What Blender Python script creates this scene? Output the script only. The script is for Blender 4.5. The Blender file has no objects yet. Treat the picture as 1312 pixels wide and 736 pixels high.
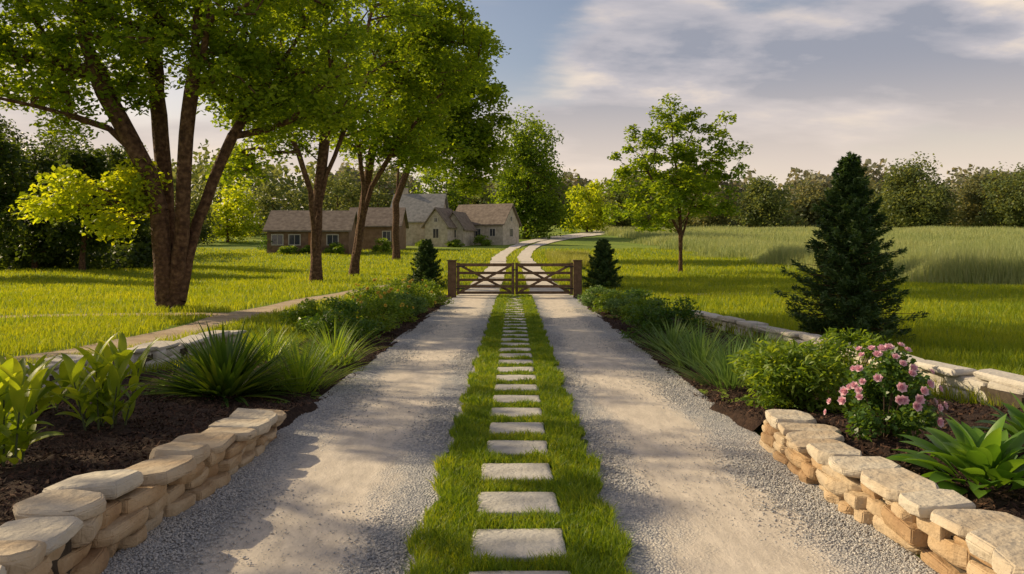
import bpy, bmesh, math, random
import numpy as np
from mathutils import Vector, Matrix, noise as mn
random.seed(7); R=np.random.default_rng(11)
C=bpy.context.scene.collection
PI=math.pi
H=1.55
def W(px,py,d): return ((px-658)/1000*d, d, H-(py-320)/1000*d)
def sst(t): t=np.clip(t,0,1); return t*t*(3-2*t)
def TZ(x,y):
    x=np.asarray(x,float); y=np.asarray(y,float)
    t=np.clip(y-25,0,85); z=.0003*t*t
    z=z+.051*np.clip(y-110,0,140)+.012*np.clip(y-250,0,900)
    m=sst((np.abs(x)-8)/14)*sst((y-5)/20)
    z=z+m*(.16*np.sin(x*.23+1)*np.sin(y*.17+.5)+.07*np.sin(x*.6+y*.4))
    return z
def tz(x,y): return float(TZ(x,y))
# ---------------------------------------------------------------- materials
def mat(name, cols, scale=4, rough=.85, bump=0, bscale=60, rand=None, rw=.5, trans=0, tcol=None, detail=6, spec=.3, contrast=1.0, bdist=.02, vor=False):
    m=bpy.data.materials.new(name); m.use_nodes=True; nt=m.node_tree; N=nt.nodes; L=nt.links
    b=N['Principled BSDF']; out=N['Material Output']
    b.inputs['Roughness'].default_value=rough; b.inputs['Specular IOR Level'].default_value=spec
    tc=N.new('ShaderNodeTexCoord'); no=N.new('ShaderNodeTexNoise'); no.inputs['Scale'].default_value=scale; no.inputs['Detail'].default_value=detail
    L.new(tc.outputs['Object'],no.inputs['Vector'])
    mr=N.new('ShaderNodeMapRange'); mr.inputs['From Min'].default_value=.5-.22/contrast; mr.inputs['From Max'].default_value=.5+.22/contrast
    L.new(no.outputs['Fac'],mr.inputs['Value']); fac=mr.outputs[0]
    if rand:
        if rand=='island': g=N.new('ShaderNodeNewGeometry'); ro=g.outputs['Random Per Island']
        else: g=N.new('ShaderNodeObjectInfo'); ro=g.outputs['Random']
        mx=N.new('ShaderNodeMix'); mx.data_type='FLOAT'; mx.inputs[0].default_value=rw
        L.new(fac,mx.inputs[2]); L.new(ro,mx.inputs[3]); fac=mx.outputs[0]
    cr=N.new('ShaderNodeValToRGB'); e=cr.color_ramp.elements
    n=len(cols)
    e[0].position=0; e[0].color=(*cols[0],1); e[1].position=1; e[1].color=(*cols[-1],1)
    for i in range(1,n-1):
        q=e.new(i/(n-1)); q.color=(*cols[i],1)
    L.new(fac,cr.inputs[0]); L.new(cr.outputs[0],b.inputs['Base Color'])
    if bump:
        if vor:
            v=N.new('ShaderNodeTexVoronoi'); v.inputs['Scale'].default_value=bscale; h=v.outputs['Distance']
        else:
            v=N.new('ShaderNodeTexNoise'); v.inputs['Scale'].default_value=bscale; v.inputs['Detail'].default_value=8; h=v.outputs['Fac']
        L.new(tc.outputs['Object'],v.inputs['Vector'])
        bp=N.new('ShaderNodeBump'); bp.inputs['Strength'].default_value=bump; bp.inputs['Distance'].default_value=bdist
        L.new(h,bp.inputs['Height']); L.new(bp.outputs[0],b.inputs['Normal'])
    if trans:
        t=N.new('ShaderNodeBsdfTranslucent'); ms=N.new('ShaderNodeMixShader'); ms.inputs[0].default_value=trans
        mc=N.new('ShaderNodeMix'); mc.data_type='RGBA'; mc.blend_type='MULTIPLY'; mc.inputs[0].default_value=1
        L.new(cr.outputs[0],mc.inputs[6]); mc.inputs[7].default_value=(*tcol,1)
        L.new(mc.outputs[2],t.inputs[0]); L.new(b.outputs[0],ms.inputs[1]); L.new(t.outputs[0],ms.inputs[2]); L.new(ms.outputs[0],out.inputs[0])
    return m
def leafmat(name,c1,c2,c3,tr=.55,tcol=(3.5,2.7,.7),sc=.6,rough=.5):
    return mat(name,[c1,c2,c3],scale=sc,rough=rough,rand='island',rw=.55,trans=tr,tcol=tcol,spec=.35,detail=3)
M={}
M['leafA']=leafmat('maple_leaf',(.06,.12,.012),(.12,.20,.018),(.21,.285,.028))
M['leafB']=leafmat('oak_leaf',(.04,.09,.014),(.085,.155,.02),(.15,.225,.035))
M['leafY']=leafmat('sun_tinted_leaf',(.12,.20,.015),(.21,.30,.025),(.32,.38,.03))  # sunlight put into the colour: brighter, yellower leaf for sunlit foliage
M['leafR']=leafmat('young_tree_leaf',(.055,.12,.016),(.115,.195,.022),(.20,.285,.035))
M['leafD']=leafmat('shade_tinted_leaf',(.02,.043,.012),(.042,.076,.018),(.08,.115,.028),tr=.4)  # shade of the left wood put into a darker leaf colour
M['leafF']=leafmat('far_haze_leaf',(.09,.135,.05),(.14,.19,.068),(.20,.245,.09),tr=.45,tcol=(2.0,1.6,.8),sc=.1)  # distance haze painted in as a lighter leaf colour
M['leafH']=leafmat('haze_tinted_leaf',(.17,.20,.13),(.225,.24,.16),(.29,.285,.18),tr=.42,tcol=(1.6,1.3,.95),sc=.05)  # strongest painted haze: pale, washed-out leaf colour for the far treeline
M['leafG']=leafmat('field_edge_leaf',(.11,.15,.07),(.17,.20,.095),(.24,.25,.12),tr=.45,tcol=(1.9,1.5,.85),sc=.1)  # treeline green paled to carry some distance haze in its colour
M['needle']=leafmat('spruce_needle',(.022,.056,.02),(.05,.10,.03),(.13,.19,.05),tr=.3,tcol=(2,1.8,.7),sc=3)
M['bark']=mat('bark',[(.04,.02,.012),(.105,.057,.033),(.20,.12,.07)],scale=9,bump=1,bscale=14,bdist=.06,rough=.95)
M['grass']=leafmat('lawn_blade',(.09,.17,.012),(.18,.26,.02),(.30,.36,.035),tr=.5,tcol=(2.7,2.0,.5),sc=.35)
M['stripgrass']=leafmat('strip_blade',(.06,.13,.012),(.13,.23,.02),(.29,.35,.04),tr=.45,tcol=(2.5,1.9,.5),sc=2.5)
M['tall']=leafmat('tall_blade',(.20,.28,.10),(.30,.36,.15),(.45,.47,.23),tr=.4,tcol=(1.6,1.4,.9),sc=.08)
M['tallY']=leafmat('straw_blade',(.26,.30,.05),(.37,.38,.08),(.45,.42,.12),tr=.35,tcol=(1.5,1.4,.8),sc=.5)
M['ground']=mat('meadow_ground',[(.09,.155,.015),(.16,.235,.022),(.27,.32,.04)],scale=.12,bump=.6,bscale=9,bdist=.1,rough=1,detail=10)
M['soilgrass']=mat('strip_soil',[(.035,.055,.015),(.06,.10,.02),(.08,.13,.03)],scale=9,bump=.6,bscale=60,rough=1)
M['mulch']=mat('mulch',[(.020,.011,.008),(.045,.025,.017),(.08,.046,.03)],scale=26,bump=1,bscale=70,bdist=.03,rough=1)
M['chip']=mat('bark_chip',[(.020,.012,.009),(.055,.029,.019),(.13,.07,.043)],scale=6,rand='island',rw=.8,rough=.95)
M['dirt']=mat('dirt_path',[(.34,.25,.17),(.45,.35,.25),(.52,.43,.32)],scale=1.5,bump=.6,bscale=40,rough=1)
M['field']=mat('field_ground',[(.18,.25,.09),(.26,.33,.13),(.38,.41,.19)],scale=.06,bump=.5,bscale=5,rough=1,detail=10)
M['slab']=mat('stepping_slab',[(.36,.34,.31),(.50,.48,.44),(.62,.59,.54)],scale=7,bump=.9,bscale=30,bdist=.012,rand='object',rw=.2,rough=.85,detail=10)
M['stone']=mat('wall_stone',[(.26,.15,.08),(.44,.30,.17),(.54,.42,.28),(.44,.38,.30)],scale=4,bump=1,bscale=24,bdist=.02,rand='object',rw=.6,rough=.9,detail=10)
M['cap']=mat('cap_stone',[(.38,.27,.17),(.50,.41,.30),(.60,.54,.44),(.46,.43,.38)],scale=4,bump=1,bscale=20,bdist=.02,rand='object',rw=.6,rough=.88,detail=10)
M['core']=mat('gap_shade_core',[(.04,.03,.02),(.09,.07,.05)],scale=20)  # near-black box inside the walls, so gaps between stones look shaded
M['edge']=mat('edging_stone',[(.46,.42,.36),(.58,.54,.48),(.66,.63,.58)],scale=5,bump=.8,bscale=25,bdist=.015,rand='object',rw=.5)
M['wood']=mat('weathered_timber',[(.08,.048,.03),(.14,.088,.053),(.22,.14,.09)],scale=8,bump=.6,bscale=50,bdist=.008,rand='object',rw=.3)
M['iron']=mat('black_iron',[(.02,.02,.02),(.04,.04,.04)],rough=.5)
M['pebble']=mat('pebble',[(.27,.28,.30),(.42,.42,.43),(.54,.52,.50),(.68,.64,.58)],scale=3,rand='island',rw=.85,rough=.9)
M['hosta']=leafmat('hosta_leaf',(.06,.15,.02),(.11,.23,.03),(.19,.32,.05),tr=.4,sc=5,rough=.38,tcol=(2.2,1.9,.7))
M['canna']=leafmat('canna_leaf',(.11,.20,.02),(.21,.31,.03),(.33,.41,.05),tr=.5,sc=5,rough=.4,tcol=(2.4,1.9,.6))
M['yucca']=leafmat('yucca_leaf',(.03,.075,.014),(.065,.135,.022),(.16,.22,.035),tr=.3,sc=3,rough=.4)
M['iris']=leafmat('iris_leaf',(.10,.20,.03),(.18,.30,.04),(.29,.38,.06),tr=.4,sc=3,rough=.45,tcol=(2.3,1.9,.6))
M['sage']=leafmat('sage_leaf',(.08,.16,.045),(.14,.24,.07),(.24,.33,.11),tr=.35,tcol=(1.6,1.5,.8),sc=3)
M['shrubD']=leafmat('dark_shrub_leaf',(.025,.08,.014),(.055,.125,.02),(.11,.19,.033),tr=.3,sc=3,rough=.4)
M['shrubL']=leafmat('light_shrub_leaf',(.07,.15,.02),(.14,.235,.03),(.25,.33,.05),tr=.42,sc=3,tcol=(2.3,1.9,.6))
M['rosel']=leafmat('rose_leaf',(.035,.09,.02),(.07,.145,.03),(.12,.20,.04),tr=.3,sc=4,rough=.4)
M['stem']=mat('green_stem',[(.06,.08,.03),(.10,.12,.05)],scale=8)
M['twig']=mat('twig',[(.05,.035,.02),(.10,.07,.045)],scale=8)
M['pink']=mat('pink_petal',[(.80,.42,.54),(.87,.60,.68),(.92,.78,.82)],scale=30,rand='island',rw=.8,trans=.3,tcol=(1.1,1,1),rough=.6)
M['yel']=mat('yellow_petal',[(.65,.48,.05),(.8,.65,.15)],scale=30,rand='island',rw=.8,trans=.3,tcol=(1.1,1,.9),rough=.6)
M['roofb']=mat('brown_shingle',[(.14,.11,.09),(.21,.17,.14),(.28,.23,.19)],scale=2.5,bump=.6,bscale=6,rough=.9)
M['roofg']=mat('grey_shingle',[(.19,.19,.185),(.27,.27,.26),(.35,.34,.32)],scale=2.5,bump=.5,bscale=6,rough=.9)
M['wallb']=mat('brown_boards',[(.15,.09,.055),(.23,.145,.09),(.30,.20,.13)],scale=2)
M['walls']=mat('pale_stone_wall',[(.36,.31,.24),(.50,.44,.36),(.62,.56,.48)],scale=2.5,bump=.6,bscale=5,detail=8)
M['trim']=mat('pale_trim',[(.50,.46,.40),(.58,.54,.48)],scale=4)
M['glass']=mat('window_glass',[(.03,.035,.045),(.06,.07,.08)],rough=.12,spec=.8)
M['door']=mat('door_wood',[(.34,.15,.06),(.42,.20,.09)],scale=3)
def gravelmat():
    m=bpy.data.materials.new('driveway_gravel'); m.use_nodes=True; nt=m.node_tree; N=nt.nodes; L=nt.links; b=N['Principled BSDF']; b.inputs['Roughness'].default_value=.95; b.inputs['Specular IOR Level'].default_value=.2
    tc=N.new('ShaderNodeTexCoord'); sp=N.new('ShaderNodeSeparateXYZ'); L.new(tc.outputs['Object'],sp.inputs[0])
    def math_(op,a,b_=None,c=None):
        n=N.new('ShaderNodeMath'); n.operation=op
        for i,v in enumerate((a,b_,c)):
            if v is None: continue
            if isinstance(v,(int,float)): n.inputs[i].default_value=v
            else: L.new(v,n.inputs[i])
        return n.outputs[0]
    mpp=N.new('ShaderNodeMapping'); mpp.inputs['Scale'].default_value=(1,.35,1); L.new(tc.outputs['Object'],mpp.inputs[0])
    n1=N.new('ShaderNodeTexNoise'); n1.inputs['Scale'].default_value=3; n1.inputs['Detail'].default_value=10; n1.inputs['Roughness'].default_value=.72; L.new(mpp.outputs[0],n1.inputs[0])
    ax=math_('ABSOLUTE',sp.outputs[0]); dd=math_('ABSOLUTE',math_('SUBTRACT',ax,1.20))
    k=math_('ADD',dd,math_('MULTIPLY',math_('SUBTRACT',n1.outputs[0],.5),1.1))
    mr=N.new('ShaderNodeMapRange'); mr.interpolation_type='SMOOTHSTEP'; mr.inputs['From Min'].default_value=.20; mr.inputs['From Max'].default_value=.58; mr.inputs['To Min'].default_value=.08; L.new(k,mr.inputs[0])
    v=N.new('ShaderNodeTexVoronoi'); v.inputs['Scale'].default_value=62; L.new(tc.outputs['Object'],v.inputs[0])
    bw=N.new('ShaderNodeSeparateColor'); L.new(v.outputs['Color'],bw.inputs[0])
    r1=N.new('ShaderNodeValToRGB'); e=r1.color_ramp.elements; e[0].color=(.27,.28,.30,1); e[1].color=(.62,.60,.58,1); q=e.new(.5); q.color=(.43,.43,.44,1); L.new(bw.outputs[0],r1.inputs[0])
    n2=N.new('ShaderNodeTexNoise'); n2.inputs['Scale'].default_value=9; n2.inputs['Detail'].default_value=12; n2.inputs['Roughness'].default_value=.8; L.new(mpp.outputs[0],n2.inputs[0])
    r2=N.new('ShaderNodeValToRGB'); e=r2.color_ramp.elements; e[0].position=.32; e[0].color=(.50,.44,.37,1); e[1].position=.66; e[1].color=(.80,.71,.60,1); L.new(n2.outputs[0],r2.inputs[0])
    mx=N.new('ShaderNodeMix'); mx.data_type='RGBA'; L.new(mr.outputs[0],mx.inputs[0]); L.new(r2.outputs[0],mx.inputs[6]); L.new(r1.outputs[0],mx.inputs[7]); L.new(mx.outputs[2],b.inputs['Base Color'])
    hh=math_('ADD',math_('MULTIPLY',v.outputs['Distance'],mr.outputs[0]),math_('MULTIPLY',n2.outputs[0],.5))
    bp=N.new('ShaderNodeBump'); bp.inputs['Strength'].default_value=.9; bp.inputs['Distance'].default_value=.02; L.new(hh,bp.inputs['Height']); L.new(bp.outputs[0],b.inputs['Normal'])
    return m
M['gravel']=gravelmat()
M['track']=mat('pale_track_gravel',[(.50,.46,.40),(.62,.57,.51),(.74,.68,.60)],scale=3,bump=.5,bscale=40,rough=1)
# ---------------------------------------------------------------- helpers
def setp(o,label=None,cat=None,group=None,kind=None):
    if label: o['label']=label
    if cat: o['category']=cat
    if group: o['group']=group
    if kind: o['kind']=kind
    return o
def link(name,me,m,parent=None,loc=None):
    o=bpy.data.objects.new(name,me); C.objects.link(o)
    if m is not None and len(me.materials)==0: me.materials.append(M[m] if isinstance(m,str) else m)
    if parent: o.parent=parent
    if loc is not None: o.location=loc
    return o
def empty(name,loc,rz=0):
    o=bpy.data.objects.new(name,None); C.objects.link(o); o.location=loc; o.rotation_euler=(0,0,rz); o.empty_display_size=.2; return o
def npmesh(name,V,loops,totals,smooth=False):
    me=bpy.data.meshes.new(name); V=np.asarray(V,np.float32); loops=np.asarray(loops,np.int32).ravel(); totals=np.asarray(totals,np.int32)
    me.vertices.add(len(V)); me.vertices.foreach_set('co',V.ravel())
    me.loops.add(len(loops)); me.loops.foreach_set('vertex_index',loops)
    st=np.concatenate([[0],np.cumsum(totals)[:-1]]).astype(np.int32)
    me.polygons.add(len(totals)); me.polygons.foreach_set('loop_start',st); me.polygons.foreach_set('loop_total',totals)
    if smooth: me.polygons.foreach_set('use_smooth',np.ones(len(totals),bool))
    me.update(calc_edges=True); return me
def unit(a): return a/np.maximum(np.linalg.norm(a,axis=-1,keepdims=True),1e-6)
def leafmesh(name,P,L,wr=.55,up=.6,axis=None,fold=.12):
    n=len(P); L=np.broadcast_to(L,(n,)).astype(float)[:,None]
    nr=R.normal(size=(n,3)); nr[:,2]=np.abs(nr[:,2])+up*1.6; nr=unit(nr)
    a=R.normal(size=(n,3)) if axis is None else axis
    a=unit(a-nr*(a*nr).sum(1,keepdims=True)); b=np.cross(nr,a)
    f=nr*L*fold
    V=np.stack([P-a*L/2,P+b*L*wr/2+f+a*L*.05,P+a*L/2,P-b*L*wr/2+f+a*L*.05],1).reshape(-1,3)
    return npmesh(name,V,np.arange(4*n),np.full(n,4))
def blades(name,P,h,w,lean=.5):
    n=len(P); h=np.broadcast_to(h,(n,)).astype(float)[:,None]; w=np.broadcast_to(w,(n,)).astype(float)[:,None]
    th=R.uniform(0,2*PI,n); s=np.stack([np.cos(th),np.sin(th),np.zeros(n)],1)
    ph=R.uniform(0,2*PI,n); l=np.stack([np.cos(ph),np.sin(ph),np.zeros(n)],1)*(R.uniform(.1,1,n)*lean)[:,None]*h
    z=np.array([[0,0,1.]])
    m_=P+z*h*.58+l*.32; t=P+z*h*(1-.12*R.uniform(0,1,(n,1)))+l
    V=np.stack([P-s*w/2,P+s*w/2,m_+s*w*.42,m_-s*w*.42,t],1).reshape(-1,3)
    b=(np.arange(n)*5)[:,None]; loops=(b+np.array([0,1,2,3,3,2,4])).ravel()
    return npmesh(name,V,loops,np.tile([4,3],n))
def frusta(name,A,B,ra,rb,sides=7):
    A=np.asarray(A,float);B=np.asarray(B,float); n=len(A); d=unit(B-A)
    ref=np.tile([[0.,1,0]],(n,1)); ref[np.abs(d[:,1])>.9]=[1,0,0]
    u=unit(np.cross(d,ref)); v=np.cross(d,u)
    t=np.arange(sides)/sides*2*PI; c=np.cos(t)[None,:,None]; s=np.sin(t)[None,:,None]
    r=u[:,None]*c+v[:,None]*s
    ra=np.asarray(ra)[:,None,None]; rb=np.asarray(rb)[:,None,None]
    V=np.concatenate([A[:,None]+r*ra,B[:,None]+r*rb],1).reshape(-1,3)
    k=np.arange(sides); k2=(k+1)%sides
    q=np.stack([k,k2,k2+sides,k+sides],1)
    loops=((np.arange(n)*2*sides)[:,None,None]+q[None]).ravel()
    return npmesh(name,V,loops,np.full(n*sides,4),True)
def grid(name,X,Y,Z,m,kind='structure'):
    a,b=X.shape; V=np.stack([X,Y,Z],-1).reshape(-1,3)
    i=np.arange(a-1)[:,None]*b+np.arange(b-1)[None]
    q=np.stack([i,i+1,i+b+1,i+b],-1).reshape(-1)
    me=npmesh(name,V,q,np.full((a-1)*(b-1),4),True); o=link(name,me,m)
    if kind: o['kind']=kind
    return o
def box_bm(bm,cx,cy,cz,sx,sy,sz,bev=0,rot=None):
    r=bmesh.ops.create_cube(bm,size=1); vs=r['verts']
    for v in vs:
        c=Vector((v.co.x*sx,v.co.y*sy,v.co.z*sz))
        if rot is not None: c=rot@c
        v.co=c+Vector((cx,cy,cz))
    if bev:
        es=list({e for v in vs for e in v.link_edges}); bmesh.ops.bevel(bm,geom=es,offset=bev,segments=2,affect='EDGES')
def bmobj(name,bm,m,parent=None,loc=None):
    me=bpy.data.meshes.new(name); bm.normal_update(); bm.to_mesh(me); bm.free(); return link(name,me,m,parent,loc)
def part_box(name,m,parent,cx,cy,cz,sx,sy,sz,bev=.0,rot=None):
    bm=bmesh.new(); box_bm(bm,0,0,0,sx,sy,sz,bev,rot); return bmobj(name,bm,m,parent,(cx,cy,cz))
# ---------------------------------------------------------------- setting
def roadx(y):
    return np.interp(y,[0,55,75,90,105,120,135,150,175,200,230],[0.03,0.03,-.2,.4,1.5,3.8,7.5,12.5,20.5,26,30])
def bed_out(y,s):
    return np.interp(y,[0,9,12,16,24,26],[4.75,4.7,3.6,3.2,2.95,2.8]) if s<0 else np.interp(y,[0,7,9,13,17,24,26],[4.9,4.7,4.25,4.1,3.7,3.1,2.8])
def bedz(x,y):
    x=np.abs(np.asarray(x,float)); y=np.asarray(y,float)
    return .03+.14*sst((8.2-y)/2)+.03*np.sin(x*3+y*1.3)
ys=np.concatenate([np.linspace(-30,60,91),np.arange(62,262,4),np.arange(280,1500,60)])
xh=np.concatenate([np.arange(0,40,1),np.arange(40,130,5),np.arange(130,1200,60)])
xs=np.concatenate([-xh[:0:-1],xh])
X,Y=np.meshgrid(xs,ys); grid('ground',X,Y,TZ(X,Y),'ground')
yy=np.arange(-4,26.5,.25); tt=np.linspace(-1,1,21); X,Y=np.meshgrid(tt,yy)
Xd=X*2.02; Z=.012+.006*np.sin(Y*1.7+X*3); grid('driveway',Xd,Y,Z+.004,'gravel')
yy=np.arange(-4,26,.08); X,Y=np.meshgrid(np.linspace(-1,1,7),yy)
wob=.03*np.sin(Y*5.1+np.sign(X)*2)+.025*np.sin(Y*11.3+X)+.02*R.normal(size=Y.shape)*(np.abs(X)>.9)
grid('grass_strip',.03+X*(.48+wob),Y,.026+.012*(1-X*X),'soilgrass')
for s in (-1,1):
    yy=np.concatenate([np.arange(26,100,1.),np.arange(100,232,2.)]); X,Y=np.meshgrid(np.linspace(0,1,5),yy)
    f=sst((Y-95)/45); off=(.5-.42*f)+X*(1.35+1.6*f)+.05*np.sin(Y*.8+s); XX=roadx(Y)+s*off
    grid('gravel_track',XX,Y,TZ(XX,Y)+.03+.0006*(Y-26),'track')
pp=np.array([(-26,5),(-14,7),(-9.5,8.6),(-7.2,10.2),(-6.3,12),(-6.2,14),(-6.4,18),(-6.3,22.5),(-5.9,27),(-5.0,34),(-4.2,42)])
def path_at(y): return np.interp(y,pp[:,1],pp[:,0])
yy=np.arange(7,40,.3); X,Y=np.meshgrid(np.linspace(-.5,.5,6),yy); wv=1.0*(1+.2*np.sin(Y*1.1))*np.where(Y<11,1.6,1)
XX=path_at(Y)+X*wv; grid('dirt_path',XX,Y,TZ(XX,Y)+.012,'dirt')
X,Y=np.meshgrid(np.linspace(0,1,30),np.linspace(-.5,.5,6)); XX=-6.5-X*9; YY=18.5-X*1.2+Y*(.9-.4*X)+.3*np.sin(X*6); grid('dirt_path',XX,YY,TZ(XX,YY)+.016,'dirt')
X,Y=np.meshgrid(np.linspace(0,1,20),np.linspace(-.5,.5,6)); XX=5.2+X*5; YY=26+X*2+Y*(.9-.5*X)+.3*np.sin(X*6); grid('dirt_path',XX,YY,TZ(XX,YY)+.016,'dirt')
for s in (-1,1):
    yy=np.arange(-1,25.6,.12); X,Y=np.meshgrid(np.linspace(0,1,26),yy)
    xi=np.where(Y<6.5,2.12,1.93+.04*np.sin(Y*4)+.03*np.sin(Y*9)); xo=bed_out(Y,s)+.06*np.sin(Y*2.3)
    XX=xi+X*(xo-xi); Z=bedz(XX,Y)+.012*R.normal(size=XX.shape)
    Z=np.where((X<.01)&(Y>=6.5),.0,Z); Z=np.where(X>.99,-.02,Z)
    grid('planting_bed',s*XX,Y,Z,'mulch')
fe=lambda y: 19.6+1.1*np.sin(y*.31)+.7*np.sin(y*.83+1)
yy=np.arange(30,250,1.5); X,Y=np.meshgrid(np.linspace(0,1,60)**1.6,yy); XX=fe(Y)+1.2+X*260
grid('hay_field',XX,Y,TZ(XX,Y)+.05,'field')
# ---------------------------------------------------------------- grass
def insiderej(x,y):
    ax=np.abs(x)
    r=(ax<1.98)&(y<26.2)
    bo=np.where(x<0,bed_out(y,-1),bed_out(y,1))
    r|=(ax<bo-.03)&(y<25.6)
    r|=(np.abs(x-path_at(y))<.5*np.where(y<11,1.5,1.0))&(y<40)&(y>6.5)&(x<-3)
    rel=np.abs(x-roadx(y)); r|=(rel>.52)&(rel<1.9)&(y>=26)
    t=(-6.5-x)/9; r|=(t>0)&(t<1)&(np.abs(y-(18.5-t*1.2+.3*np.sin(t*6)))<.32)
    t=(x-5.2)/5; r|=(t>0)&(t<1)&(np.abs(y-(26+t*2+.3*np.sin(t*6)))<.3)
    return r
n=400000; d=8*np.exp(R.uniform(0,1,n)*math.log(95/6.5))*.82; x=R.uniform(-1,1,n)*(.74*d+2.5)
k=~insiderej(x,d)&~((x>22)&(d>30)); x=x[k]; d=d[k]
rough=np.where(x>0,.9,.62)*(1+.5*np.sin(x*.9+np.sin(d*.5)*2)*np.sin(d*.7+x*.3))
h=(.07+.10*rough*R.uniform(.4,1.2,len(x)))*(1+d/90); w=.007*(d/8)**.85
setp(link('lawn_grass',blades('lawn_grass',np.stack([x,d,TZ(x,d)],1),h,w,.7),'grass'),kind='stuff')
SP=.64; Y0=3.14; stones=[Y0+SP*i for i in range(36) if Y0+SP*i<24.6]
n=120000; d=2.9*np.exp(R.uniform(0,1,n)*math.log(25.4/2.9)); u=R.uniform(-1,1,n); x=.03+u*(.52+.03*np.sin(d*5)+.025*np.sin(d*13))
ph=(d-Y0)%SP; near=((ph<.39)&(np.abs(x-.03)<.235)&(d>3.1))|((d<3.62)&(np.abs(x-.03)<.235))
k=~near; x=x[k];d=d[k];u=u[k]
h=(.035+.045*R.uniform(0,1,len(x))*(.7+.6*np.abs(u)))*(1+.35*np.sin(x*17+d*7)*np.sin(d*3.1))
w=.0042*(d/3.5)**.8
setp(link('strip_grass',blades('strip_grass',np.stack([x,d,np.full(len(x),.03)],1),h,w,.9),'stripgrass'),kind='stuff')
n=190000; d=29*np.exp(R.uniform(0,1,n)*math.log(180/29)); u=R.uniform(0,1,n); x=fe(d)+u**1.1*(.5*d+8)+R.normal(size=n)*.5
edge=sst((x-fe(d)+.6)/2.2)
h=(.4+.65*edge+.5*R.uniform(0,1,n)*edge)*(1+.22*np.sin(x*.4)*np.sin(d*.25)); w=.020*(d/30)**.9
setp(link('tall_grass',blades('tall_grass',np.stack([x,d,TZ(x,d)],1),h,w,.3),'tall'),kind='stuff')
n=9000; d=R.uniform(52,74,n); x=3.0+R.uniform(0,1,n)*(1+ (d-52)*.03)*2.4
setp(link('straw_grass',blades('straw_grass',np.stack([x,d,TZ(x,d)],1),R.uniform(.5,1.0,n),.04,.4),'tallY'),kind='stuff')
def pebbles(name,x,y,z,s,m):
    n=len(x); base=np.array([(1,0,0),(-1,0,0),(0,1,0),(0,-1,0),(0,0,.75),(0,0,-.75)],float)
    V=base[None]*(1+R.uniform(-.35,.35,(n,6,1))); a=R.uniform(0,2*PI,n); c,s_=np.cos(a),np.sin(a)
    V[...,0]*=R.uniform(.7,1.4,(n,1))
    V=V+R.normal(size=(n,6,3))*.18
    X_=V[...,0]*c[:,None]-V[...,1]*s_[:,None]; Y_=V[...,0]*s_[:,None]+V[...,1]*c[:,None]
    V=np.stack([X_,Y_,V[...,2]],-1)*s[:,None,None]+np.stack([x,y,z],1)[:,None]
    f=np.array([0,2,4,2,1,4,1,3,4,3,0,4,2,0,5,1,2,5,3,1,5,0,3,5])
    loops=((np.arange(n)*6)[:,None]+f).ravel()
    return link(name,npmesh(name,V.reshape(-1,3),loops,np.full(n*8,3)),m)
n=115000; d=2.9*np.exp(R.uniform(0,1,n)*math.log(20/2.9)); s=np.where(R.random(n)<.5,-1,1)
e=R.random(n); x=np.where(e<.60,2.0-np.abs(R.normal(size=n))*.22,np.where(e<.86,.54+np.abs(R.normal(size=n))*.13,R.uniform(.55,2,n)))
k=(x<2.02)&(x>.50); mid=(e>=.86); sz=R.uniform(.003,.009,n)*np.where(mid,.6,1); x=(x*s)[k]; sz=sz[k]*(d[k]/4)**.25; d=d[k]
setp(pebbles('loose_gravel',x,d,np.full(len(x),.018),sz,'pebble'),kind='stuff')
n=56000; d=2.8*np.exp(R.uniform(0,1,n)*math.log(22/2.8)); s=np.where(R.random(n)<.5,-1,1); bo=np.where(s<0,bed_out(d,-1),bed_out(d,1))
xi=np.where(d<6.5,2.15,1.9); x=xi+R.random(n)*(bo-xi); P=np.stack([x*s,d,bedz(x,d)+.014],1)
me=leafmesh('bark_chips',P,R.uniform(.02,.065,n),wr=.35,up=.5,fold=-.1); setp(link('bark_chips',me,'chip'),kind='stuff')
# ---------------------------------------------------------------- stones
def stone_mesh(name,sx,sy,sz,seed,k=5,cuts=4,amp=.1):
    bm=bmesh.new(); bmesh.ops.create_cube(bm,size=2); bmesh.ops.subdivide_edges(bm,edges=bm.edges[:],cuts=cuts,use_grid_fill=True)
    o=Vector((seed*7.3%91,seed*3.1%57,seed*1.7%33))
    for v in bm.verts:
        p=v.co.copy(); nrm=(abs(p.x)**k+abs(p.y)**k+abs(p.z)**(k*1.5))**(1/k); p=p/nrm
        q=mn.noise_vector(p*.9+o)*amp*2.2+mn.noise_vector(p*2.6+o)*amp
        p=Vector((p.x+q.x,p.y+q.y,p.z+q.z*.8)); 
        v.co=Vector((p.x*sx/2,p.y*sy/2,p.z*sz/2))
    me=bpy.data.meshes.new(name); bm.to_mesh(me); bm.free()
    me.polygons.foreach_set('use_smooth',np.ones(len(me.polygons),bool)); return me
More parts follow.
